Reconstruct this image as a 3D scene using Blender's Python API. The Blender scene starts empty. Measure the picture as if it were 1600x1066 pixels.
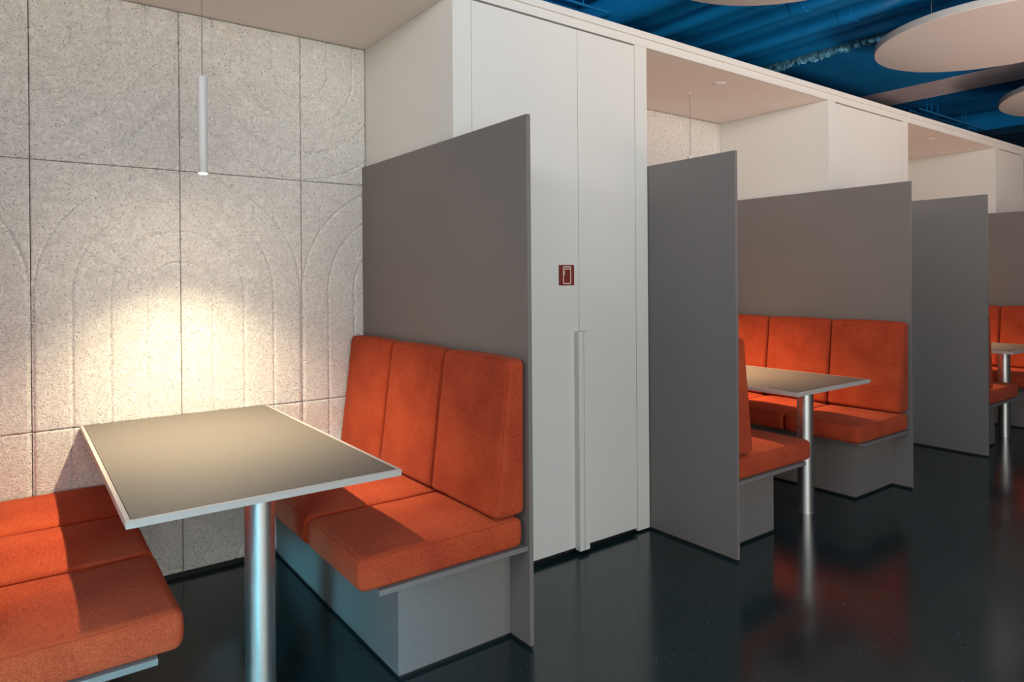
import bpy, bmesh, math, random
import numpy as np
from mathutils import Matrix, Vector

random.seed(4)
scn = bpy.context.scene
COL = scn.collection

# ------------------------------------------------------------------ camera
cam_d = bpy.data.cameras.new('camera')
cam = bpy.data.objects.new('camera', cam_d)
COL.objects.link(cam)
F, YAW, PITCH, ROLL = 1058.46, 0.6351, -0.0027, -0.0077
s, c = math.sin(YAW), math.cos(YAW)
R0 = Vector((c, -s, 0))
FW = Vector((s, c, 0)) * math.cos(PITCH) + Vector((0, 0, 1)) * math.sin(PITCH)
U0 = R0.cross(FW)
RT = R0 * math.cos(ROLL) + U0 * math.sin(ROLL)
UP = U0 * math.cos(ROLL) - R0 * math.sin(ROLL)
m = Matrix((RT, UP, -FW)).transposed().to_4x4()
m.translation = (-1.5165, -2.5105, 1.36)
cam.matrix_world = m
cam_d.sensor_width = 36
cam_d.lens = F * 36 / 1600
cam_d.shift_y = (439.08 - 533) / 1600
cam_d.clip_start = 0.02
scn.camera = cam

# ------------------------------------------------------------------ world, light, exposure
world = bpy.data.worlds.new('world')
scn.world = world
world.use_nodes = True
world.node_tree.nodes['Background'].inputs[0].default_value = (0.55, 0.68, 0.85, 1)
world.node_tree.nodes['Background'].inputs[1].default_value = 0.03
scn.view_settings.view_transform = 'Standard'
scn.view_settings.look = 'None'
scn.view_settings.exposure = -0.08
scn.view_settings.gamma = 1.0
scn.view_settings.use_curve_mapping = False


def area_light(name, loc, target, sx, sy, power, color):
    d = bpy.data.lights.new(name, 'AREA')
    d.shape = 'RECTANGLE'
    d.size, d.size_y = sx, sy
    d.energy = power
    d.color = color
    o = bpy.data.objects.new(name, d)
    COL.objects.link(o)
    o.location = loc
    o.rotation_euler = (Vector(target) - Vector(loc)).to_track_quat('-Z', 'Y').to_euler()
    return o


# assumed daylight through unseen window bands of the hall (behind the camera, and at the left end), with added fills
area_light('assumed_window_light_front', (-0.9, -4.9, 1.75), (-0.6, 0, 1.6), 4.8, 2.5, 160, (1.0, 0.96, 0.88))
area_light('assumed_window_light_front', (3.4, -4.9, 2.2), (3.0, 0, 2.0), 4.6, 1.8, 8, (1.0, 0.90, 0.80))
high = area_light('ceiling_fill_high', (-2.4, -4.85, 2.9), (4.5, 0, 4.2), 5.0, 0.7, 36, (0.97, 0.98, 0.96))  # added fill, tilted up to brighten disc edges and pipes
high.data.spread = math.radians(58)
area_light('under_table_fill', (-2.2, -4.9, 0.55), (-1.0, 0.9, 0.4), 3.4, 0.9, 26, (0.45, 0.86, 1.0))  # added cool fill for the space under the nearest table, below the sill
area_light('assumed_window_light_end', (-5.85, -2.4, 2.8), (0, -0.2, 2.2), 2.4, 0.9, 90, (1.0, 0.96, 0.90))  # unseen source, assumed at the left end of the aisle
low = area_light('teal_fill_low', (-4.4, -4.9, 1.1), (-0.62, 0.40, -0.02), 0.9, 0.5, 5.0, (0.20, 0.74, 1.0))  # added narrow teal fill, aimed low to tint bench base and floor
low.data.spread = math.radians(14)
# unseen warm uplight, added to brighten the ceiling islands and pipes from below
up = area_light('warm_ceiling_fill', (4.0, -3.0, 0.9), (4.0, -1.6, 3.6), 6.0, 0.4, 92, (1.0, 0.74, 0.62))
up.data.spread = math.radians(120)
LAMP_POWER, LAMP_COLOR = 155, (1.0, 0.81, 0.52)


# ------------------------------------------------------------------ materials
def lin(r, g, b):
    f = lambda v: (v / 255) / 12.92 if v <= 10 else (((v / 255) + 0.055) / 1.055) ** 2.4
    return (f(r), f(g), f(b), 1)


class NT:
    def __init__(self, name):
        self.m = bpy.data.materials.new(name)
        self.m.use_nodes = True
        self.t = self.m.node_tree
        self.b = self.t.nodes['Principled BSDF']

    def n(self, typ, **kw):
        x = self.t.nodes.new(typ)
        for k, v in kw.items():
            if k in ('operation', 'data_type', 'blend_type', 'noise_dimensions', 'feature', 'wave_type', 'bands_direction',
                     'vector_type', 'rotation_type', 'wave_profile'):
                setattr(x, k, v)
            else:
                x.inputs[k].default_value = v
        return x

    def l(self, a, b):
        self.t.links.new(a, b)

    def coords(self, scale=(1, 1, 1), rot=(0, 0, 0)):
        tc = self.n('ShaderNodeTexCoord')
        mp = self.n('ShaderNodeMapping')
        mp.inputs['Scale'].default_value = scale
        mp.inputs['Rotation'].default_value = rot
        self.l(tc.outputs['Object'], mp.inputs['Vector'])
        return mp.outputs[0]

    def ramp(self, src, stops):
        r = self.n('ShaderNodeValToRGB')
        e = r.color_ramp.elements
        while len(e) < len(stops):
            e.new(0.5)
        for k, (p, col) in enumerate(stops):
            e[k].position = p
            e[k].color = col
        self.l(src, r.inputs[0])
        return r.outputs[0]

    def bump(self, src, strength, dist, prev=None):
        bp = self.n('ShaderNodeBump')
        bp.inputs['Strength'].default_value = strength
        bp.inputs['Distance'].default_value = dist
        self.l(src, bp.inputs['Height'])
        if prev is not None:
            self.l(prev, bp.inputs['Normal'])
        self.l(bp.outputs[0], self.b.inputs['Normal'])
        return bp.outputs[0]


def plain(name, col, rough=0.5, metal=0.0, spec=0.5, var=0.04, scale=6.0):
    x = NT(name)
    x.b.inputs['Roughness'].default_value = rough
    x.b.inputs['Metallic'].default_value = metal
    x.b.inputs['Specular IOR Level'].default_value = spec
    nz = x.n('ShaderNodeTexNoise', Scale=scale, Detail=4)
    x.l(x.coords(), nz.inputs['Vector'])
    lo = tuple(v * (1 - var) for v in col[:3]) + (1,)
    hi = tuple(min(1, v * (1 + var)) for v in col[:3]) + (1,)
    x.l(x.ramp(nz.outputs['Fac'], [(0.3, lo), (0.7, hi)]), x.b.inputs['Base Color'])
    return x.m


M = {}
M['white'] = plain('white_lacquer', (0.665, 0.65, 0.61), 0.42, var=0.012, scale=2)
M['white_paint'] = plain('white_paint', (0.74, 0.70, 0.65), 0.7, var=0.015, scale=2)
M['dark'] = plain('black_recess', (0.006, 0.007, 0.008), 0.6)
M['back_dark'] = plain('dark_backing', (0.05, 0.045, 0.04), 0.9)
M['disc'] = plain('disc_felt', (0.50, 0.47, 0.45), 0.9, var=0.03, scale=300)
M['steel'] = None


def laminate():
    x = NT('grey_laminate')
    tc = x.coords()
    nz = x.n('ShaderNodeTexNoise', Scale=420, Detail=3)
    x.l(tc, nz.inputs['Vector'])
    nz2 = x.n('ShaderNodeTexNoise', Scale=1.5, Detail=3)
    x.l(tc, nz2.inputs['Vector'])
    a = x.ramp(nz.outputs['Fac'], [(0.3, (0.150, 0.136, 0.130, 1)), (0.7, (0.198, 0.180, 0.172, 1))])
    mx = x.n('ShaderNodeMix', data_type='RGBA', blend_type='MULTIPLY')
    mx.inputs[0].default_value = 0.25
    x.l(a, mx.inputs[6])
    x.l(x.ramp(nz2.outputs['Fac'], [(0.3, (0.85, 0.85, 0.85, 1)), (0.7, (1, 1, 1, 1))]), mx.inputs[7])
    x.l(mx.outputs[2], x.b.inputs['Base Color'])
    x.b.inputs['Roughness'].default_value = 0.5
    x.b.inputs['Specular IOR Level'].default_value = 0.35
    x.bump(nz.outputs['Fac'], 0.12, 0.0006)
    return x.m


M['laminate'] = laminate()
M['rim'] = plain('light_grey_edge', (0.47, 0.44, 0.415), 0.38, var=0.03)


def brushed():
    x = NT('brushed_steel')
    nz = x.n('ShaderNodeTexNoise', Scale=60, Detail=4)
    x.l(x.coords((30, 30, 0.6)), nz.inputs['Vector'])
    x.l(x.ramp(nz.outputs['Fac'], [(0.3, (0.64, 0.64, 0.62, 1)), (0.7, (0.78, 0.77, 0.75, 1))]), x.b.inputs['Base Color'])
    x.b.inputs['Metallic'].default_value = 1
    x.b.inputs['Roughness'].default_value = 0.38
    return x.m


M['steel'] = brushed()


def linoleum():
    x = NT('grey_brown_linoleum')
    nz = x.n('ShaderNodeTexNoise', Scale=40, Detail=5)
    x.l(x.coords((1, 6, 1)), nz.inputs['Vector'])
    x.l(x.ramp(nz.outputs['Fac'], [(0.3, (0.140, 0.126, 0.113, 1)), (0.7, (0.160, 0.146, 0.131, 1))]), x.b.inputs['Base Color'])
    x.b.inputs['Roughness'].default_value = 0.5
    x.b.inputs['Specular IOR Level'].default_value = 0.2
    return x.m


M['lino'] = linoleum()


def fabric():
    x = NT('orange_chenille')
    co = x.coords()
    st = x.n('ShaderNodeTexNoise', Scale=30, Detail=5, Roughness=0.65)      # thread streaks along the cushion
    x.l(x.coords((9, 1.2, 20)), st.inputs['Vector'])
    st2 = x.n('ShaderNodeTexNoise', Scale=60, Detail=4, Roughness=0.7)
    x.l(x.coords((3, 20, 3)), st2.inputs['Vector'])
    pt = x.n('ShaderNodeTexNoise', Scale=5, Detail=3)                     # brushed pile patches
    x.l(co, pt.inputs['Vector'])
    a = x.n('ShaderNodeMath', operation='ADD')
    x.l(st.outputs['Fac'], a.inputs[0])
    x.l(st2.outputs['Fac'], a.inputs[1])
    b = x.n('ShaderNodeMath', operation='MULTIPLY_ADD')
    x.l(pt.outputs['Fac'], b.inputs[0])
    b.inputs[1].default_value = 0.6
    x.l(a.outputs[0], b.inputs[2])
    d = x.n('ShaderNodeMath', operation='DIVIDE')
    x.l(b.outputs[0], d.inputs[0])
    d.inputs[1].default_value = 2.6
    x.l(x.ramp(d.outputs[0], [(0.39, (0.25, 0.026, 0.014, 1)), (0.50, (0.39, 0.058, 0.022, 1)), (0.62, (0.53, 0.100, 0.033, 1))]),
        x.b.inputs['Base Color'])
    x.b.inputs['Roughness'].default_value = 0.95
    x.b.inputs['Specular IOR Level'].default_value = 0.1
    x.b.inputs['Sheen Weight'].default_value = 0.12
    x.b.inputs['Sheen Roughness'].default_value = 0.5
    x.b.inputs['Sheen Tint'].default_value = (1, 0.45, 0.3, 1)
    x.bump(a.outputs[0], 0.35, 0.002)
    return x.m


M['fabric'] = fabric()
M['seam'] = plain('orange_seam', (0.33, 0.042, 0.015), 0.95, spec=0.05, var=0.1, scale=60)


def woodwool():
    x = NT('white_wood_wool')
    tc = x.n('ShaderNodeTexCoord')
    warp = x.n('ShaderNodeTexNoise', Scale=16, Detail=2)
    x.l(tc.outputs['Object'], warp.inputs['Vector'])
    wv = x.n('ShaderNodeVectorMath', operation='MULTIPLY_ADD')
    x.l(warp.outputs['Color'], wv.inputs[0])
    wv.inputs[1].default_value = (0.045, 0.0, 0.045)
    x.l(tc.outputs['Object'], wv.inputs[2])
    prev = None
    for ang in (0.3, 1.35, 2.45):
        mp = x.n('ShaderNodeMapping')
        mp.vector_type = 'TEXTURE'
        mp.inputs['Rotation'].default_value = (0, ang, 0)
        mp.inputs['Scale'].default_value = (1 / 58, 1 / 30, 1 / 300)
        x.l(wv.outputs[0], mp.inputs['Vector'])
        nz = x.n('ShaderNodeTexNoise', Scale=1.0, Detail=2)
        x.l(mp.outputs[0], nz.inputs['Vector'])
        if prev is None:
            prev = nz.outputs['Fac']
        else:
            mn = x.n('ShaderNodeMath', operation='MINIMUM')
            x.l(prev, mn.inputs[0])
            x.l(nz.outputs['Fac'], mn.inputs[1])
            prev = mn.outputs[0]
    x.l(x.ramp(prev, [(0.26, (0.22, 0.205, 0.19, 1)), (0.36, (0.74, 0.71, 0.665, 1)), (0.47, (0.90, 0.87, 0.82, 1))]),
        x.b.inputs['Base Color'])
    x.b.inputs['Roughness'].default_value = 0.95
    x.b.inputs['Specular IOR Level'].default_value = 0.1
    x.bump(prev, 1.0, 0.009)
    return x.m


M['woodwool'] = woodwool()


def floor_mat():
    x = NT('dark_teal_rubber_floor')
    co = x.coords()
    vo = x.n('ShaderNodeTexVoronoi', Scale=62)
    x.l(co, vo.inputs['Vector'])
    sp = x.ramp(vo.outputs['Distance'], [(0.07, (1, 1, 1, 1)), (0.11, (0, 0, 0, 1))])
    wn = x.n('ShaderNodeTexNoise', Scale=3, Detail=3)
    x.l(co, wn.inputs['Vector'])
    base = x.ramp(wn.outputs['Fac'], [(0.3, (0.0070, 0.020, 0.0215, 1)), (0.7, (0.0095, 0.026, 0.028, 1))])
    # only some of the cells hold a chip
    sel = x.n('ShaderNodeSeparateColor')
    x.l(vo.outputs['Color'], sel.inputs[0])
    lt = x.n('ShaderNodeMath', operation='LESS_THAN')
    x.l(sel.outputs[0], lt.inputs[0])
    lt.inputs[1].default_value = 0.35
    mu = x.n('ShaderNodeMath', operation='MULTIPLY')
    x.l(sp, mu.inputs[0])
    x.l(lt.outputs[0], mu.inputs[1])
    mx = x.n('ShaderNodeMix', data_type='RGBA')
    x.l(mu.outputs[0], mx.inputs[0])
    x.l(base, mx.inputs[6])
    mx.inputs[7].default_value = (0.30, 0.33, 0.33, 1)
    x.l(mx.outputs[2], x.b.inputs['Base Color'])
    x.b.inputs['Roughness'].default_value = 0.17
    x.b.inputs['Specular IOR Level'].default_value = 0.85
    nz = x.n('ShaderNodeTexNoise', Scale=5, Detail=2)
    x.l(co, nz.inputs['Vector'])
    x.bump(nz.outputs['Fac'], 0.05, 0.004)
    return x.m


M['floor'] = floor_mat()
M['blue'] = plain('dark_blue_ceiling_paint', (0.003, 0.19, 0.50), 0.55, var=0.12, scale=3)
M['blue_gloss'] = plain('blue_pipe_paint', (0.006, 0.20, 0.50), 0.24, var=0.1, scale=3, spec=0.9)
M['beam'] = plain('beam_warm_lit_mauve', (0.62, 0.54, 0.57), 0.6, var=0.12, scale=7)  # blue beam; the warm light on it is put into this colour
M['foam'] = plain('ragged_blue_insulation', (0.10, 0.32, 0.46), 0.9, var=0.5, scale=40)
M['sign_red'] = plain('dark_red_sign', (0.17, 0.012, 0.007), 0.5)
M['icon'] = plain('pale_icon', (0.80, 0.66, 0.58), 0.5)
M['lamp_white'] = plain('white_lamp_metal', (0.70, 0.70, 0.69), 0.4, var=0.01)
M['cable'] = plain('grey_cable', (0.20, 0.19, 0.18), 0.6)
M['hall'] = plain('hall_wall_paint', (0.45, 0.44, 0.43), 0.8, var=0.02)


def emit(name, col, strength):
    x = NT(name)
    x.b.inputs['Emission Color'].default_value = col
    x.b.inputs['Emission Strength'].default_value = strength
    return x.m


M['glow'] = emit('lamp_glow', (1, 0.82, 0.60, 1), 1200)


# ------------------------------------------------------------------ helpers
def mesh_obj(name, bm, mat, parent=None, smooth=False, loc=None):
    me = bpy.data.meshes.new(name)
    bm.normal_update()
    bm.to_mesh(me)
    bm.free()
    return link(name, me, mat, parent, smooth, loc)


def link(name, me, mat, parent=None, smooth=False, loc=None):
    if mat is not None:
        me.materials.append(mat)
    if smooth:
        me.polygons.foreach_set('use_smooth', [True] * len(me.polygons))
    o = bpy.data.objects.new(name, me)
    COL.objects.link(o)
    if loc:
        o.location = loc
    if parent:
        o.parent = parent
    return o


def empty(name, loc=(0, 0, 0)):
    o = bpy.data.objects.new(name, None)
    o.empty_display_size = 0.1
    COL.objects.link(o)
    o.location = loc
    return o


def tag(o, label, cat, group=None):
    o['label'] = label
    o['category'] = cat
    if group:
        o['group'] = group
    return o


def struct(o):
    o['kind'] = 'structure'
    return o


def bx(bm, x0, x1, y0, y1, z0, z1, bev=0.0, seg=2):
    r = bmesh.ops.create_cube(bm, size=1)
    vs = r['verts']
    for v in vs:
        v.co = Vector((x0 + (v.co.x + .5) * (x1 - x0), y0 + (v.co.y + .5) * (y1 - y0), z0 + (v.co.z + .5) * (z1 - z0)))
    if bev > 0:
        es = list({e for v in vs for e in v.link_edges})
        bmesh.ops.bevel(bm, geom=es, offset=bev, segments=seg, affect='EDGES', profile=0.5)
    return bm


def box(name, x0, x1, y0, y1, z0, z1, mat, parent=None, bev=0.0, seg=2):
    bm = bmesh.new()
    bx(bm, x0, x1, y0, y1, z0, z1, bev, seg)
    return mesh_obj(name, bm, mat, parent)


def lathe(prof, n=48, closed=False):
    """surface of revolution about z; prof = [(r, z)...]"""
    bm = bmesh.new()
    rings = []
    for r, z in prof:
        if r < 1e-6:
            rings.append([bm.verts.new((0, 0, z))])
        else:
            rings.append([bm.verts.new((r * math.cos(2 * math.pi * k / n), r * math.sin(2 * math.pi * k / n), z)) for k in range(n)])
    for a, b in zip(rings, rings[1:]):
        for k in range(n):
            q = [a[k % len(a)], a[(k + 1) % len(a)], b[(k + 1) % len(b)], b[k % len(b)]]
            q = [v for i, v in enumerate(q) if v not in q[:i]]
            if len(q) > 2:
                bm.faces.new(q)
    bmesh.ops.recalc_face_normals(bm, faces=bm.faces)
    return bm


def tube(pts, r, n=8, closed=False):
    bm = bmesh.new()
    P = [Vector(p) for p in pts]
    rings = []
    N = len(P)
    for i, p in enumerate(P):
        a = P[(i - 1) % N] if (closed or i > 0) else p
        b = P[(i + 1) % N] if (closed or i < N - 1) else p
        t = (b - a).normalized()
        u = t.cross(Vector((0.13, 0.21, 0.97)))
        if u.length < 1e-3:
            u = t.cross(Vector((1, 0, 0)))
        u.normalize()
        w = t.cross(u)
        rings.append([bm.verts.new(p + (u * math.cos(2 * math.pi * k / n) + w * math.sin(2 * math.pi * k / n)) * r) for k in range(n)])
    for i in range(N if closed else N - 1):
        a, b = rings[i], rings[(i + 1) % N]
        for k in range(n):
            bm.faces.new((a[k], a[(k + 1) % n], b[(k + 1) % n], b[k]))
    if not closed:
        bm.faces.new(rings[0])
        bm.faces.new(rings[-1])
    bmesh.ops.recalc_face_normals(bm, faces=bm.faces)
    return bm


def smooth_angle(o, deg=40):
    me = o.data
    me.polygons.foreach_set('use_smooth', [True] * len(me.polygons))
    try:
        me.set_sharp_from_angle(angle=math.radians(deg))
    except Exception:
        pass


# ------------------------------------------------------------------ dimensions (metres)
PITCH_X = 3.081          # one booth and its cupboard
TH = 0.018               # panel thickness
PF = -0.549              # front edge of the partitions
Q = 0.9015               # face of the tiled wall
PH = 1.965               # partition height
NZ = 2.604               # booth ceiling
TOP = 2.683
XL, XR = -1.830, 0.0     # left face of the left / right partition of booth 1
NL, NR = -1.836, 0.024   # side walls of booth 1
BOOTH = ['nearest', 'middle', 'far']

# ------------------------------------------------------------------ structure
struct(box('floor', -6, 14, -5.1, 6, -0.1, 0, M['floor']))
struct(box('ceiling', -6, 14, -5.1, 6, 3.55, 3.65, M['blue']))
struct(box('wall_back_hall', -6, 14, 5.9, 6.0, 0, 3.55, M['blue']))
struct(box('wall_right', 13.9, 14, -5.0, 5.9, 0, 3.55, M['hall']))


def wall_with_window(name, along, a0, a1, p0, p1, w0, w1, z0, z1):
    """wall running along x or y with one band of window cut out of it; returns wall object"""
    bm = bmesh.new()
    for (a, b, za, zb) in ((a0, w0, 0, 3.55), (w1, a1, 0, 3.55), (w0, w1, 0, z0), (w0, w1, z1, 3.55)):
        if along == 'x':
            bx(bm, a, b, p0, p1, za, zb)
        else:
            bx(bm, p0, p1, a, b, za, zb)
    return struct(mesh_obj(name, bm, M['hall']))


wall_with_window('wall_front', 'x', -6, 14, -5.1, -5.0, -5.2, 5.8, 0.8, 3.3)  # window band is assumed, out of view behind the camera
wall_with_window('wall_left', 'y', -5.0, 5.9, -6, -5.9, -3.7, -1.1, 0.5, 3.3)  # window here is assumed too, never in view
# the row of booths goes on to the left of the nearest one
struct(box('wall_side_booth', -1.858, -1.837, 0.0, 0.96, 0, NZ, M['white']))
struct(box('wall_back_left', -6, -1.858, 0.0, 0.022, 0, NZ, M['white']))

# ------------------------------------------------------------------ tiled booth walls
TW, RH = 0.5635, 1.127
AX = -0.894
COLS = [(-1.83, AX - TW), (AX - TW, AX), (AX, AX + TW), (AX + TW, NR - 0.001)]
ROWS = [(0.022, 1.870 - RH), (1.870 - RH, 1.870), (1.870, NZ - 0.002)]


def groove(x, z, row):
    """depth of the pressed rings at wall point (x, z)"""
    if row == 2:
        cxs, cz, sgn = (AX - TW, AX + TW), 1.870 + TW, -1
    elif row == 1:
        cxs, cz, sgn = (AX - 2 * TW, AX, AX + 2 * TW), 1.870 - TW, 1
    else:
        cxs, cz, sgn = (AX - 2 * TW, AX, AX + 2 * TW), 1.870 - 2 * RH + TW, -1
    dep = np.zeros_like(x)
    for cx in cxs:
        dx = x - cx
        dz = np.maximum((z - cz) * sgn, 0)
        rr = np.sqrt(dx * dx + dz * dz)
        own = np.abs(dx) <= TW
        for k in (1, 2, 3, 4):
            R = TW * k / 4 - (0.006 if k == 4 else 0)
            w = 0.0095
            t = np.clip(1 - np.abs(rr - R) / w, 0, 1)
            g = 0.0080 * (t * t * (3 - 2 * t))
            dep = np.maximum(dep, np.where(own, g, 0))
    return dep


def tile_mesh(x0, x1, z0, z1, row, rng):
    g = 0.0012
    x0 += g; x1 -= g; z0 += g; z1 -= g
    st = 0.004
    nx, nz = max(2, int((x1 - x0) / st)), max(2, int((z1 - z0) / st))
    xs, zs = np.linspace(x0, x1, nx + 1), np.linspace(z0, z1, nz + 1)
    X, Z = np.meshgrid(xs, zs)
    Y = Q + groove(X, Z, row)
    # worn, slightly rounded edges
    d = np.minimum(np.minimum(X - x0, x1 - X), np.minimum(Z - z0, z1 - Z))
    Y = Y + 0.004 * np.clip(1 - d / 0.005, 0, 1) ** 2 + rng.normal(0, 0.00025, X.shape)
    V = np.stack([X, Y, Z], -1).reshape(-1, 3)
    n0 = len(V)
    idx = np.arange(n0).reshape(nz + 1, nx + 1)
    A, B, C_, D = idx[:-1, :-1], idx[:-1, 1:], idx[1:, 1:], idx[1:, :-1]
    faces = np.stack([A, B, C_, D], -1).reshape(-1, 4)
    # rim going back
    loop = np.concatenate([idx[0, :-1], idx[:-1, -1], idx[-1, :0:-1], idx[:0:-1, 0]])
    bk = V[loop].copy()
    bk[:, 1] = Q + 0.024
    V = np.concatenate([V, bk])
    L = len(loop)
    i = np.arange(L)
    rim = np.stack([loop[(i + 1) % L], loop[i], n0 + i, n0 + (i + 1) % L], -1)
    faces = np.concatenate([faces, rim])
    me = bpy.data.meshes.new('wall_tile')
    me.vertices.add(len(V))
    me.vertices.foreach_set('co', V.astype(np.float32).ravel())
    me.loops.add(faces.size)
    me.loops.foreach_set('vertex_index', faces.astype(np.int32).ravel())
    me.polygons.add(len(faces))
    me.polygons.foreach_set('loop_start', np.arange(0, faces.size, 4, dtype=np.int32))
    me.update(calc_edges=True)
    me.validate()
    sm = np.ones(len(me.polygons), dtype=bool)
    sm[-L:] = False
    me.polygons.foreach_set('use_smooth', sm)
    return me


rng = np.random.default_rng(3)
w0 = struct(box('wall_back', -1.835, NR + 0.05, Q + 0.022, Q + 0.06, 0, NZ, M['back_dark']))
tiles = []
for r, (z0, z1) in enumerate(ROWS):
    for (x0, x1) in COLS:
        tiles.append(link('tile', tile_mesh(x0, x1, z0, z1, r, rng), M['woodwool'], w0))
base0 = struct(box('baseboard_back', -1.80, NR - 0.004, Q + 0.004, Q + 0.02, 0, 0.021, M['dark']))
for k in (1, 2):
    w = w0.copy(); COL.objects.link(w); w.location.x = PITCH_X * k
    for t in tiles:
        u = t.copy(); COL.objects.link(u); u.parent = w
    b = base0.copy(); COL.objects.link(b); b.location.x = PITCH_X * k

# booth ceilings and the long fascia
for k in range(3):
    o = struct(box('ceiling_booth', NL - 0.01 + PITCH_X * k, NR + 0.01 + PITCH_X * k, 0.022, Q + 0.06, NZ, NZ + 0.07, M['white_paint']))
o = struct(box('trim_1', -6, 10.5, 0.0, 0.022, NZ, TOP - 0.004, M['white']))
o = struct(box('trim_2', -6, 10.5, -0.012, 0.06, TOP - 0.036, TOP, M['white'], bev=0.003))
# roof slab over the row of booths
struct(box('ceiling_row', -6, 10.5, 0.06, Q + 0.06, NZ + 0.07, TOP - 0.01, M['white_paint']))


# ------------------------------------------------------------------ cupboards between booths
def cupboard(k, label, doors, last=False):
    x0 = NR + PITCH_X * k
    x1 = 1.246 + PITCH_X * k
    d0, dm, d1 = (0.122 + PITCH_X * k, 0.7476 + PITCH_X * k, 1.152 + PITCH_X * k)
    if last:
        x1 = dm + 0.045
        d1 = dm
    e = tag(empty('cupboard', (x0, 0, 0)), label, 'cupboard', 'built in cupboards between the booths')
    X = lambda v: v - x0

    def part(name, a, b, y0, y1, z0, z1, mat, parent=e, bev=0.0):
        return box(name, X(a), X(b), y0, y1, z0, z1, mat, parent, bev)
    part('side_panel', x0, x0 + 0.02, 0.0, Q + 0.02, 0.012, NZ - 0.001, M['white'])
    part('side_panel', x1 - 0.02, x1, 0.0, Q + 0.02, 0.012, NZ - 0.001, M['white'])
    part('front_post', x0 + 0.02, d0 - 0.003, 0.0, 0.022, 0.012, NZ - 0.001, M['white'])
    if not last:
        part('front_post', d1 + 0.003, x1 - 0.02, 0.0, 0.022, 0.012, NZ - 0.001, M['white'])
    part('carcass', x0 + 0.021, x1 - 0.021, 0.03, Q, 0.06, NZ - 0.001, M['back_dark'])
    part('toe_kick', x0 + 0.021, x1 - 0.021, 0.035, 0.06, 0.0, 0.06, M['dark'])
    zt = NZ - 0.009
    for (a, b, side) in ((d0, dm - 0.0015, -1), (dm + 0.0015, d1, 1)) if doors == 2 else ((d0, d1, 0),):
        dr = part('door', a, b, 0.001, 0.021, 0.029, zt, M['white'], bev=0.001)
        if side == -1:
            part('handle', dm - 0.0355, dm - 0.004, -0.034, 0.001, 0.020, 1.100, M['white'], dr, 0.0015)
        elif side == 1:
            part('handle', dm - 0.001, dm + 0.030, -0.034, 0.001, 0.020, 1.100, M['white'], dr, 0.0015)
    return e


cupboard(0, 'tall white cupboard with long bar handles and red sign beside nearest booth', 2)
cupboard(1, 'white cupboard between the middle and the far booth, top only in view', 1)
cupboard(2, 'narrow white cupboard at the far right end beyond the third booth', 1, True)
# what lies past the last cupboard
struct(box('wall_back_end', 6.958, 12.5, Q + 0.03, Q + 0.08, 0, NZ, M['white_paint']))
struct(box('ceiling_end', 6.958, 10.5, 0.06, Q + 0.03, NZ, NZ + 0.07, M['white_paint']))

# the sign with a fridge pictogram on the left door
sg = tag(empty('sign', (0.665, 0.0, 1.377)), 'small dark red square sign with a pale fridge pictogram on white door', 'sign')
box('sign_plate', -0.049, 0.049, -0.0015, 0.0008, -0.050, 0.050, M['sign_red'], sg)
bm = bmesh.new()


def rrect(w, h, r, n=6):
    out = []
    for (sx, sz, a0) in ((1, 1, 0), (-1, 1, 90), (-1, -1, 180), (1, -1, 270)):
        for k in range(n + 1):
            a = math.radians(a0 + 90 * k / n)
            out.append((sx * (w - r) + r * math.cos(a), sz * (h - r) + r * math.sin(a)))
    return out


def stroke(bm, pts, wid, y0, y1, closed):
    """flat ribbon of width wid along 2-d points (x, z)"""
    n = len(pts)
    inn, out = [], []
    for i in range(n):
        a = pts[(i - 1) % n] if closed or i else pts[i]
        b = pts[(i + 1) % n] if closed or i < n - 1 else pts[i]
        t = Vector((b[0] - a[0], b[1] - a[1])).normalized()
        nn = Vector((-t.y, t.x)) * wid / 2
        inn.append((bm.verts.new((pts[i][0] + nn.x, y0, pts[i][1] + nn.y)), bm.verts.new((pts[i][0] + nn.x, y1, pts[i][1] + nn.y))))
        out.append((bm.verts.new((pts[i][0] - nn.x, y0, pts[i][1] - nn.y)), bm.verts.new((pts[i][0] - nn.x, y1, pts[i][1] - nn.y))))
    for i in range(n if closed else n - 1):
        j = (i + 1) % n
        bm.faces.new((inn[i][0], inn[j][0], out[j][0], out[i][0]))
        bm.faces.new((inn[i][0], inn[i][1], inn[j][1], inn[j][0]))
        bm.faces.new((out[i][0], out[j][0], out[j][1], out[i][1]))


stroke(bm, [(x + 0.002, z) for x, z in rrect(0.0235, 0.041, 0.006)], 0.004, -0.0026, -0.0015, True)
stroke(bm, [(-0.0215, 0.0305), (0.0255, 0.0305)], 0.004, -0.0026, -0.0015, False)
stroke(bm, [(-0.0215, 0.023), (-0.0165, 0.022), (-0.014, 0.019), (-0.014, 0.003), (-0.0165, 0), (-0.0215, -0.001)], 0.0035, -0.0026, -0.0015, False)
bmesh.ops.recalc_face_normals(bm, faces=bm.faces)
mesh_obj('fridge_icon', bm, M['icon'], sg)


# ------------------------------------------------------------------ partitions
def partition(x, label):
    o = box('partition_panel', 0, TH, PF, Q - 0.001, 0.012, PH, M['laminate'], None, 0.0012)
    o.location.x = x
    tag(o, label, 'partition', 'grey partition panels of the booths')
    box('plinth', 0.003, TH - 0.003, PF + 0.006, Q - 0.005, 0.0, 0.0125, M['dark'], o)
    return o


partition(XL, 'grey partition on the left side of the nearest booth, behind its left bench')
partition(XR, 'largest grey partition, rising behind the nearest high-backed orange bench')
partition(XL + PITCH_X, 'grey partition just right of the white cupboard, left side of middle booth')
partition(XR + PITCH_X, 'brownish grey partition behind the right bench of the middle booth')
partition(XL + 2 * PITCH_X, 'grey partition on the left side of the far booth, no bench before it')
partition(XR + 2 * PITCH_X, 'rightmost grey partition, behind the far booth, cut by the frame')


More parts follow.
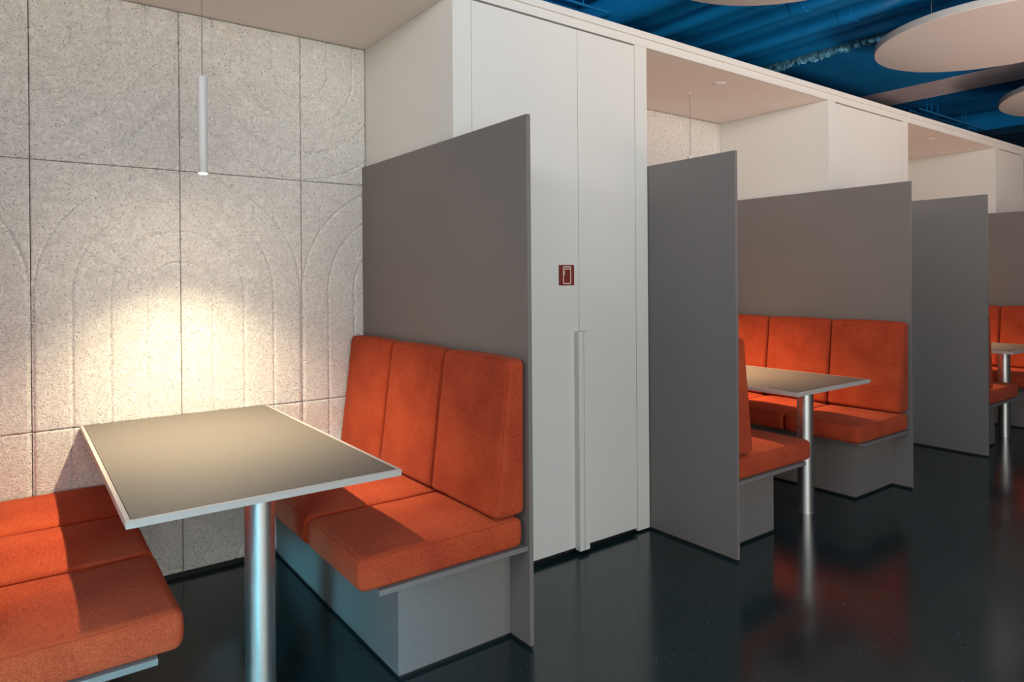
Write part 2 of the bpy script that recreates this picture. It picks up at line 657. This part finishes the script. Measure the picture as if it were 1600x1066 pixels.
# ------------------------------------------------------------------ benches
def bench_at(x, side, label):
    """side = -1: stands left of the panel face at x (right bench); +1: stands right of it"""
    e = tag(empty('booth_bench', (x, 0, 0)), label, 'bench', 'grey benches of the booths')
    sx = side

    def part(name, a, b, y0, y1, z0, z1, mat, bev=0.0):
        lo, hi = sorted((a * sx, b * sx))
        return box(name, lo, hi, y0, y1, z0, z1, mat, e, bev)
    part('seat_board', 0.001, 0.593, -0.5416, Q - 0.002, 0.361, 0.379, M['laminate'], 0.0012)
    part('base', 0.001, 0.472, -0.427, Q - 0.002, 0.0125, 0.361, M['laminate'], 0.001)
    part('plinth', 0.004, 0.466, -0.421, Q - 0.005, 0.0, 0.0125, M['dark'])
    return e


# ------------------------------------------------------------------ cushions
def axis_pts(h, r, n):
    e = [r * (1 - math.cos(math.pi / 2 * k / 5)) for k in range(5)]
    mid = list(np.linspace(-h + r, h - r, n))
    left = [-h + v for v in e]
    return np.array(left + mid + [-v for v in reversed(left)])


def cushion_mesh(name, hx, hy, hz, r, fn):
    axs = [axis_pts(hx, r, 16), axis_pts(hy, r, 16), axis_pts(hz, r, 4)]
    H = np.array([hx, hy, hz])
    bm = bmesh.new()
    cache = {}

    def vert(p):
        key = tuple(np.round(p, 6))
        if key not in cache:
            p = np.array(p)
            inner = np.clip(p, -(H - r), H - r)
            d = p - inner
            L = np.linalg.norm(d)
            q = inner + d / L * r if L > 1e-9 else p
            cache[key] = bm.verts.new(fn(q))
        return cache[key]
    for ax in range(3):
        u, v = [a for a in range(3) if a != ax]
        for sgn in (-1, 1):
            U, V = axs[u], axs[v]
            for i in range(len(U) - 1):
                for j in range(len(V) - 1):
                    q = []
                    for (a, b) in ((i, j), (i + 1, j), (i + 1, j + 1), (i, j + 1)):
                        p = [0, 0, 0]
                        p[ax] = sgn * H[ax]; p[u] = U[a]; p[v] = V[b]
                        q.append(vert(p))
                    if len(set(q)) == 4:
                        try:
                            bm.faces.new(q)
                        except ValueError:
                            pass
    bmesh.ops.recalc_face_normals(bm, faces=bm.faces)
    me = bpy.data.meshes.new(name)
    bm.to_mesh(me); bm.free()
    return me


def wob(q, sd, amp):
    x, y, z = q
    f = lambda a, b, cc: math.sin(a * x + sd) * math.sin(b * y + 1.7 * sd) * math.cos(cc * z + sd)
    return amp * (f(11, 13, 7) + 0.5 * f(27, 23, 19))


SHX, SHY, SHZ, SR = 0.315, 0.2365, 0.054, 0.024
BHX, BHY, BHZ, BR = 0.055, 0.2365, 0.285, 0.026


def seat_fn(sd):
    def fn(q):
        x, y, z = q
        ux, uy = x / SHX, y / SHY
        crown = 0.010 * (1 - abs(ux) ** 2.6) * (1 - abs(uy) ** 2.6)
        side = 0.007 * (1 - (z / SHZ) ** 2)
        nx = x + (side * ux ** 5)
        ny = y
        nz = z + (crown if z > 0 else 0) + wob(q, sd, 0.0022) * (1 if z > -0.02 else 0)
        return (nx, ny, nz)
    return fn


def back_fn(sd):
    # front face looks to -x; thin at the top, thick and soft at the bottom
    def fn(q):
        x, y, z = q
        uy, uz = y / BHY, z / BHZ
        t = 0.36 + 0.28 * (1 - (uz + 1) / 2)            # half depth scale
        half = 0.034 + 0.036 * (1 - (uz + 1) / 2)
        nx = -half + (x / BHX) * half                       # back face at x = 0
        fr = (1 - x / BHX) / 2
        crown = 0.012 * (1 - abs(uy) ** 2.6) * (1 - abs(uz) ** 2.6)
        nx -= fr * (crown + wob((y, z, x), sd, 0.0022))
        lean = -0.012 * (1 - (uz + 1) / 2)
        return (nx + lean * 0, y, z + (0.006 * (1 - uy * uy) if uz > 0.9 else 0))
    return fn


def seam_loop(hx, hy, r, zz, fn, plane):
    pts = []
    n = 10
    k = r * (1 - 0.7071)
    a, b = hx - k, hy - k
    cr = r * 0.9
    loop = []
    for (sx, sy) in ((1, 1), (-1, 1), (-1, -1), (1, -1)):
        loop.append((sx * a, sy * b))
    out = []
    for i in range(4):
        p, q = loop[i], loop[(i + 1) % 4]
        for t in np.linspace(0.06, 0.94, n):
            out.append((p[0] + (q[0] - p[0]) * t, p[1] + (q[1] - p[1]) * t))
    for (u, v) in out:
        if plane == 'z':
            pts.append(fn((u, v, zz)))
        else:
            pts.append(fn((zz, u, v)))
    return pts


seat_protos, back_protos = [], []
for i in range(3):
    me = cushion_mesh('seat_cushion', SHX, SHY, SHZ, SR, seat_fn(i * 2.1 + 0.4))
    o = link('seat_cushion', me, M['fabric'], None, True)
    k = SR * (1 - 0.7071)
    for zz in (SHZ - k, -SHZ + k):
        mesh_obj('seam', tube(seam_loop(SHX, SHY, SR, zz, seat_fn(i * 2.1 + 0.4), 'z'), 0.0012, 6, True), M['seam'], o, True)
    seat_protos.append(o)
    me = cushion_mesh('back_cushion', BHX, BHY, BHZ, BR, back_fn(i * 1.7 + 0.9))
    o = link('back_cushion', me, M['fabric'], None, True)
    k = BR * (1 - 0.7071)
    mesh_obj('seam', tube(seam_loop(BHY, BHZ, BR, -BHX + k, back_fn(i * 1.7 + 0.9), 'x'), 0.0012, 6, True), M['seam'], o, True)
    back_protos.append(o)
used = set()


def place(proto, loc, rot, label, cat, group):
    if proto.name not in used:
        used.add(proto.name)
        o = proto
    else:
        o = proto.copy(); COL.objects.link(o)
        for ch in proto.children:
            d = ch.copy(); COL.objects.link(d); d.parent = o
    o.location = loc
    o.rotation_euler = rot
    tag(o, label, cat, group)
    return o


CY = [-0.300, 0.179, 0.658]
POS = ['at the aisle end', 'in the middle', 'against the tiled wall']
for kb in range(3):
    bn = BOOTH[kb]
    dx = PITCH_X * kb
    bench_at(XR + dx, -1, {0: 'grey bench with overhanging seat board on right of nearest booth',
                            1: 'grey bench right of the table in the middle booth',
                            2: 'grey bench at the far right edge, far booth'}[kb])
    bench_at(XL + TH + dx, 1, {0: 'grey bench at bottom left corner, mostly hidden under red orange seat cushions',
                                1: 'grey bench beside the cupboard side partition, left of middle booth table',
                                2: 'grey bench left of the far booth table, only its aisle end showing'}[kb])
    for i in range(3):
        j = rnd = (i + kb) % 3
        r = random.uniform(-0.003, 0.003)
        place(seat_protos[j], (XR + dx - 0.338, CY[i], 0.379 + SHZ), (0, 0, r),
              'orange seat cushion %s of the right bench, %s booth' % (POS[i], bn), 'cushion', 'seat cushions of right bench, %s booth' % bn)
        place(seat_protos[(j + 1) % 3], (XL + TH + dx + 0.338, CY[i], 0.379 + SHZ), (0, 0, math.pi + r),
              'orange seat cushion %s of the left bench, %s booth' % (POS[i], bn), 'cushion', 'seat cushions of left bench, %s booth' % bn)
        zb = 0.379 + 2 * SHZ + 0.009 + BHZ
        place(back_protos[j], (XR + dx - 0.004, CY[i], zb), (0, 0, r),
              'orange back cushion %s of the right bench, %s booth' % (POS[i], bn), 'cushion', 'back cushions of right bench, %s booth' % bn)
        place(back_protos[(j + 1) % 3], (XL + TH + dx + 0.004, CY[i], zb), (0, 0, math.pi + r),
              'orange back cushion %s of the left bench, %s booth' % (POS[i], bn), 'cushion', 'back cushions of left bench, %s booth' % bn)


# ------------------------------------------------------------------ tables
def table(kb, label):
    xc = -0.901 + PITCH_X * kb
    e = tag(empty('booth_table', (xc, 0, 0)), label, 'table', 'dark topped booth tables')
    hw, y0, y1, zt = 0.389, -0.5388, Q - 0.006, 0.7494
    bm = bmesh.new()
    bx(bm, -hw, hw, y0, y1, zt - 0.020, zt - 0.003)
    # raised rim on the four sides
    w = 0.011
    bx(bm, -hw, -hw + w, y0, y1, zt - 0.003, zt)
    bx(bm, hw - w, hw, y0, y1, zt - 0.003, zt)
    bx(bm, -hw + w, hw - w, y0, y0 + w, zt - 0.003, zt)
    mesh_obj('table_top', bm, M['rim'], e)
    box('desktop_inlay', -hw + w + 0.003, hw - w - 0.003, y0 + w + 0.003, y1 - 0.001, zt - 0.003, zt + 0.0004, M['lino'], e)
    bm = lathe([(0, 0), (0.0445, 0), (0.0445, zt - 0.020), (0, zt - 0.020)], 64)
    o = mesh_obj('leg', bm, M['steel'], e, loc=(-0.006, -0.3564, 0))
    smooth_angle(o)
    bm = lathe([(0, 0), (0.060, 0), (0.060, 0.004), (0, 0.004)], 48)
    bm = lathe([(0.0446, 0), (0.0475, 0), (0.0475, 0.004), (0.0446, 0.004)], 64)
    o = mesh_obj('foot_ring', bm, M['steel'], e, loc=(-0.006, -0.3564, 0))
    return e


table(0, 'large dark topped table on a steel post in the nearest booth')
table(1, 'dark topped table on a steel post in the middle booth')
table(2, 'dark topped table on a steel post at right edge, far booth')


# ------------------------------------------------------------------ pendant lamps
def pendant(kb, label, dx=0.0, dy=0.0):
    x, y = -0.902 + PITCH_X * kb + dx, 0.395 + dy
    zb, zt = 1.791, 2.178
    e = tag(empty('pendant_lamp', (x, y, zb)), label, 'lamp', 'white tube pendant lamps over the tables')
    r = 0.0180
    h = zt - zb
    bm = lathe([(r - 0.003, 0.010), (r - 0.001, 0.0), (r, 0.002), (r, h - 0.002), (r - 0.002, h), (0.0, h)], 40)
    o = mesh_obj('lamp_tube', bm, M['lamp_white'], e)
    smooth_angle(o)
    bm = lathe([(0, -0.0045), (r * 0.45, -0.0038), (r * 0.75, -0.0020), (r - 0.0015, 0.0012), (r - 0.0022, 0.006), (0, 0.006)], 32)
    mesh_obj('lens', bm, M['glow'], e)
    bm = tube([(0, 0, h - 0.001), (0, 0, NZ - zb - 0.004)], 0.0018, 8)
    mesh_obj('cable', bm, M['cable'], e)
    bm = lathe([(0, NZ - zb - 0.006), (0.008, NZ - zb - 0.006), (0.009, NZ - zb - 0.004), (0.009, NZ - zb), (0, NZ - zb)], 32)
    mesh_obj('ceiling_rose', bm, M['lamp_white'], e)
    d = bpy.data.lights.new('pendant_light', 'SPOT')
    d.energy = LAMP_POWER * (1.0 if kb == 0 else 1.3)
    d.color = LAMP_COLOR if kb == 0 else (1.0, 0.64, 0.34)
    d.spot_size = math.radians(105)
    d.spot_blend = 1.0
    d.shadow_soft_size = 0.016
    lo = bpy.data.objects.new('pendant_light', d)
    COL.objects.link(lo)
    lo.parent = e
    lo.location = (0, 0, -0.022)
    return e


pendant(0, 'lit white tube pendant lamp hanging over the nearest table')
pendant(1, 'pendant lamp on thin cable over the middle booth table', -0.014, 0.055)
pendant(2, 'pendant lamp hanging in the far booth behind its partition', -0.014, 0.055)

for kb, (x, y) in ((1, (2.146, 0.198)), (2, (5.198, 0.192))):
    bm = lathe([(0, -0.006), (0.034, -0.006), (0.040, -0.003), (0.042, 0), (0, 0)], 40)
    o = mesh_obj('ceiling_fitting', bm, M['lamp_white'], None, True, (x, y, NZ))
    tag(o, 'small round white fitting flush on the ceiling of the %s booth' % BOOTH[kb], 'fitting', 'round fittings on booth ceilings')


# ------------------------------------------------------------------ hall ceiling: islands, pipes, beam
def island(x, y, z, r, label):
    e = tag(empty('acoustic_disc', (x, y, z)), label, 'acoustic panel', 'round acoustic panels under the blue ceiling')
    t = 0.05
    bm = lathe([(0, 0), (r - 0.004, 0), (r, 0.004), (r, t - 0.004), (r - 0.004, t), (0, t)], 128)
    o = mesh_obj('disc', bm, M['disc'], e)
    smooth_angle(o)
    for a in (0.4, 2.5, 4.6):
        mesh_obj('hanger', tube([(r * .6 * math.cos(a), r * .6 * math.sin(a), t), (r * .6 * math.cos(a), r * .6 * math.sin(a), 3.55 - z)], 0.002, 6), M['cable'], e)
    return e


island(4.0, -0.726, 3.0, 0.755, 'large pale round acoustic panel hanging at top right under blue ceiling')
island(6.58, -0.997, 3.0, 1.046, 'pale round acoustic panel at right edge of photo, beyond the large one')
island(1.62, -0.66, 3.0, 0.75, 'pale round acoustic panel cut off by the top edge of the photo')

edges = [2.041, 2.288, 2.494, 2.72, 2.950, 3.142, 3.382, 3.6, 3.834, 4.055]
nums = ['widest blue pipe at left of the ceiling pipes', 'second blue pipe from the left on the ceiling', 'third blue pipe from the left on the ceiling',
        'fourth blue pipe from the left on the ceiling', 'fifth blue pipe from the left, middle of the row', 'fourth blue pipe from the right on the ceiling',
        'third blue pipe from the right on the ceiling', 'second blue pipe from the right on the ceiling', 'last blue pipe beside the ragged insulation strip']
for i in range(9):
    a, b = edges[i], edges[i + 1]
    r = (b - a) / 2 * 0.93
    x = (a + b) / 2
    if i == 0:
        r = 0.128
    zp = (0.0, 0.02, -0.012, 0.03, 0.0, 0.035, -0.01, 0.02, 0.01)[i]
    e = tag(empty('ceiling_pipe', (x, 0, 3.25 + r + zp)), nums[i], 'pipe', 'row of blue pipes on the ceiling')
    bm = tube([(0, -4.9, 0), (0, 1.9, 0)], r, 32)
    o = mesh_obj('pipe', bm, M['blue_gloss'], e)
    smooth_angle(o)
    for yy in (random.uniform(-0.4, 0.3), random.uniform(-2.6, -1.6)):
        bm = tube([(0, yy - 0.05, 0), (0, yy + 0.05, 0)], r + 0.006, 32)
        smooth_angle(mesh_obj('pipe_coupling', bm, M['blue_gloss'], e))
    for yy in (-1.2, 0.6):
        box('bracket', -0.012, 0.012, yy - 0.015, yy + 0.015, r * 0.9, 3.55 - 3.25 - r - zp, M['blue'], e)

# ragged insulation strip
bm = bmesh.new()
y = -4.8
prev = None
while y < 1.9:
    rowv = []
    for x in np.linspace(4.078, 4.182, 6):
        rowv.append(bm.verts.new((x + random.uniform(-0.01, 0.01), y, 3.27 + random.uniform(-0.03, 0.03))))
    topv = [bm.verts.new((4.07, y, 3.40)), bm.verts.new((4.19, y, 3.40))]
    ring = rowv + [topv[1], topv[0]]
    if prev:
        for k in range(len(ring)):
            bm.faces.new((prev[k], prev[(k + 1) % len(ring)], ring[(k + 1) % len(ring)], ring[k]))
    prev = ring
    y += 0.028
bmesh.ops.recalc_face_normals(bm, faces=bm.faces)
o = mesh_obj('insulation_strip', bm, M['foam'])
tag(o, 'ragged strip of blue insulation between the pipes and flat blue soffit', 'insulation')

o = box('ceiling_duct', 4.20, 5.89, -4.9, 2.4, 3.30, 3.45, M['blue'], None, 0.004)
tag(o, 'wide flat blue duct between the pipes and the mauve beam', 'duct')
o = box('ceiling_beam', 5.895, 6.54, -4.9, 2.4, 3.30, 3.55, M['beam'], None, 0.006)
tag(o, 'warm-lit mauve grey beam crossing under the blue ceiling beyond large disc', 'beam')
e = tag(empty('air_duct', (8.7, 0, 3.2)), 'narrow blue duct low at right edge above the far cupboard', 'duct')
box('duct_body', -0.28, 0.22, -4.9, 2.4, 0, 0.25, M['blue_gloss'], e, 0.01)
for yy in (-2.0, 0.0, 1.5):
    box('flange', -0.30, 0.24, yy, yy + 0.03, -0.015, 0.26, M['blue_gloss'], e)
for i, (x, lab) in enumerate(((7.4, 'blue ceiling rib behind the beam'), (8.1, 'blue ceiling rib nearest the narrow air duct'))):
    o = box('ceiling_rib', x, x + 0.18, -4.9, 2.4, 3.42, 3.55, M['blue'], None)
    tag(o, lab, 'rib', 'blue ceiling ribs')


def tray(x0, x1, y, z, label, hang):
    e = tag(empty('cable_tray', (x0, y, z)), label, 'cable tray', 'thin blue rails running along above the booths')
    L = x1 - x0
    mesh_obj('rail', tube([(0, -0.05, 0), (L, -0.05, 0)], 0.010, 8), M['blue_gloss'], e)
    mesh_obj('rail', tube([(0, 0.05, 0), (L, 0.05, 0)], 0.010, 8), M['blue_gloss'], e)
    for h in hang:
        mesh_obj('hanger', tube([(h, 0, 0), (h, 0, 3.55 - z)], 0.005, 6), M['blue_gloss'], e)
        mesh_obj('rung', tube([(h, -0.05, 0), (h, 0.05, 0)], 0.006, 6), M['blue_gloss'], e)
    return e


tray(6.6, 8.38, 0.9, 3.215, 'thin blue cable tray beyond the mauve beam above far booth', [0.3, 0.42, 0.58, 1.3, 1.4])
tray(6.6, 8.38, 1.15, 3.36, 'upper thin blue rail behind the cable tray above far booth', [0.9, 1.7])
tray(-1.0, 2.0, 1.1, 3.30, 'blue cable tray above the cupboard at top of photo', [1.6, 2.2, 2.8])
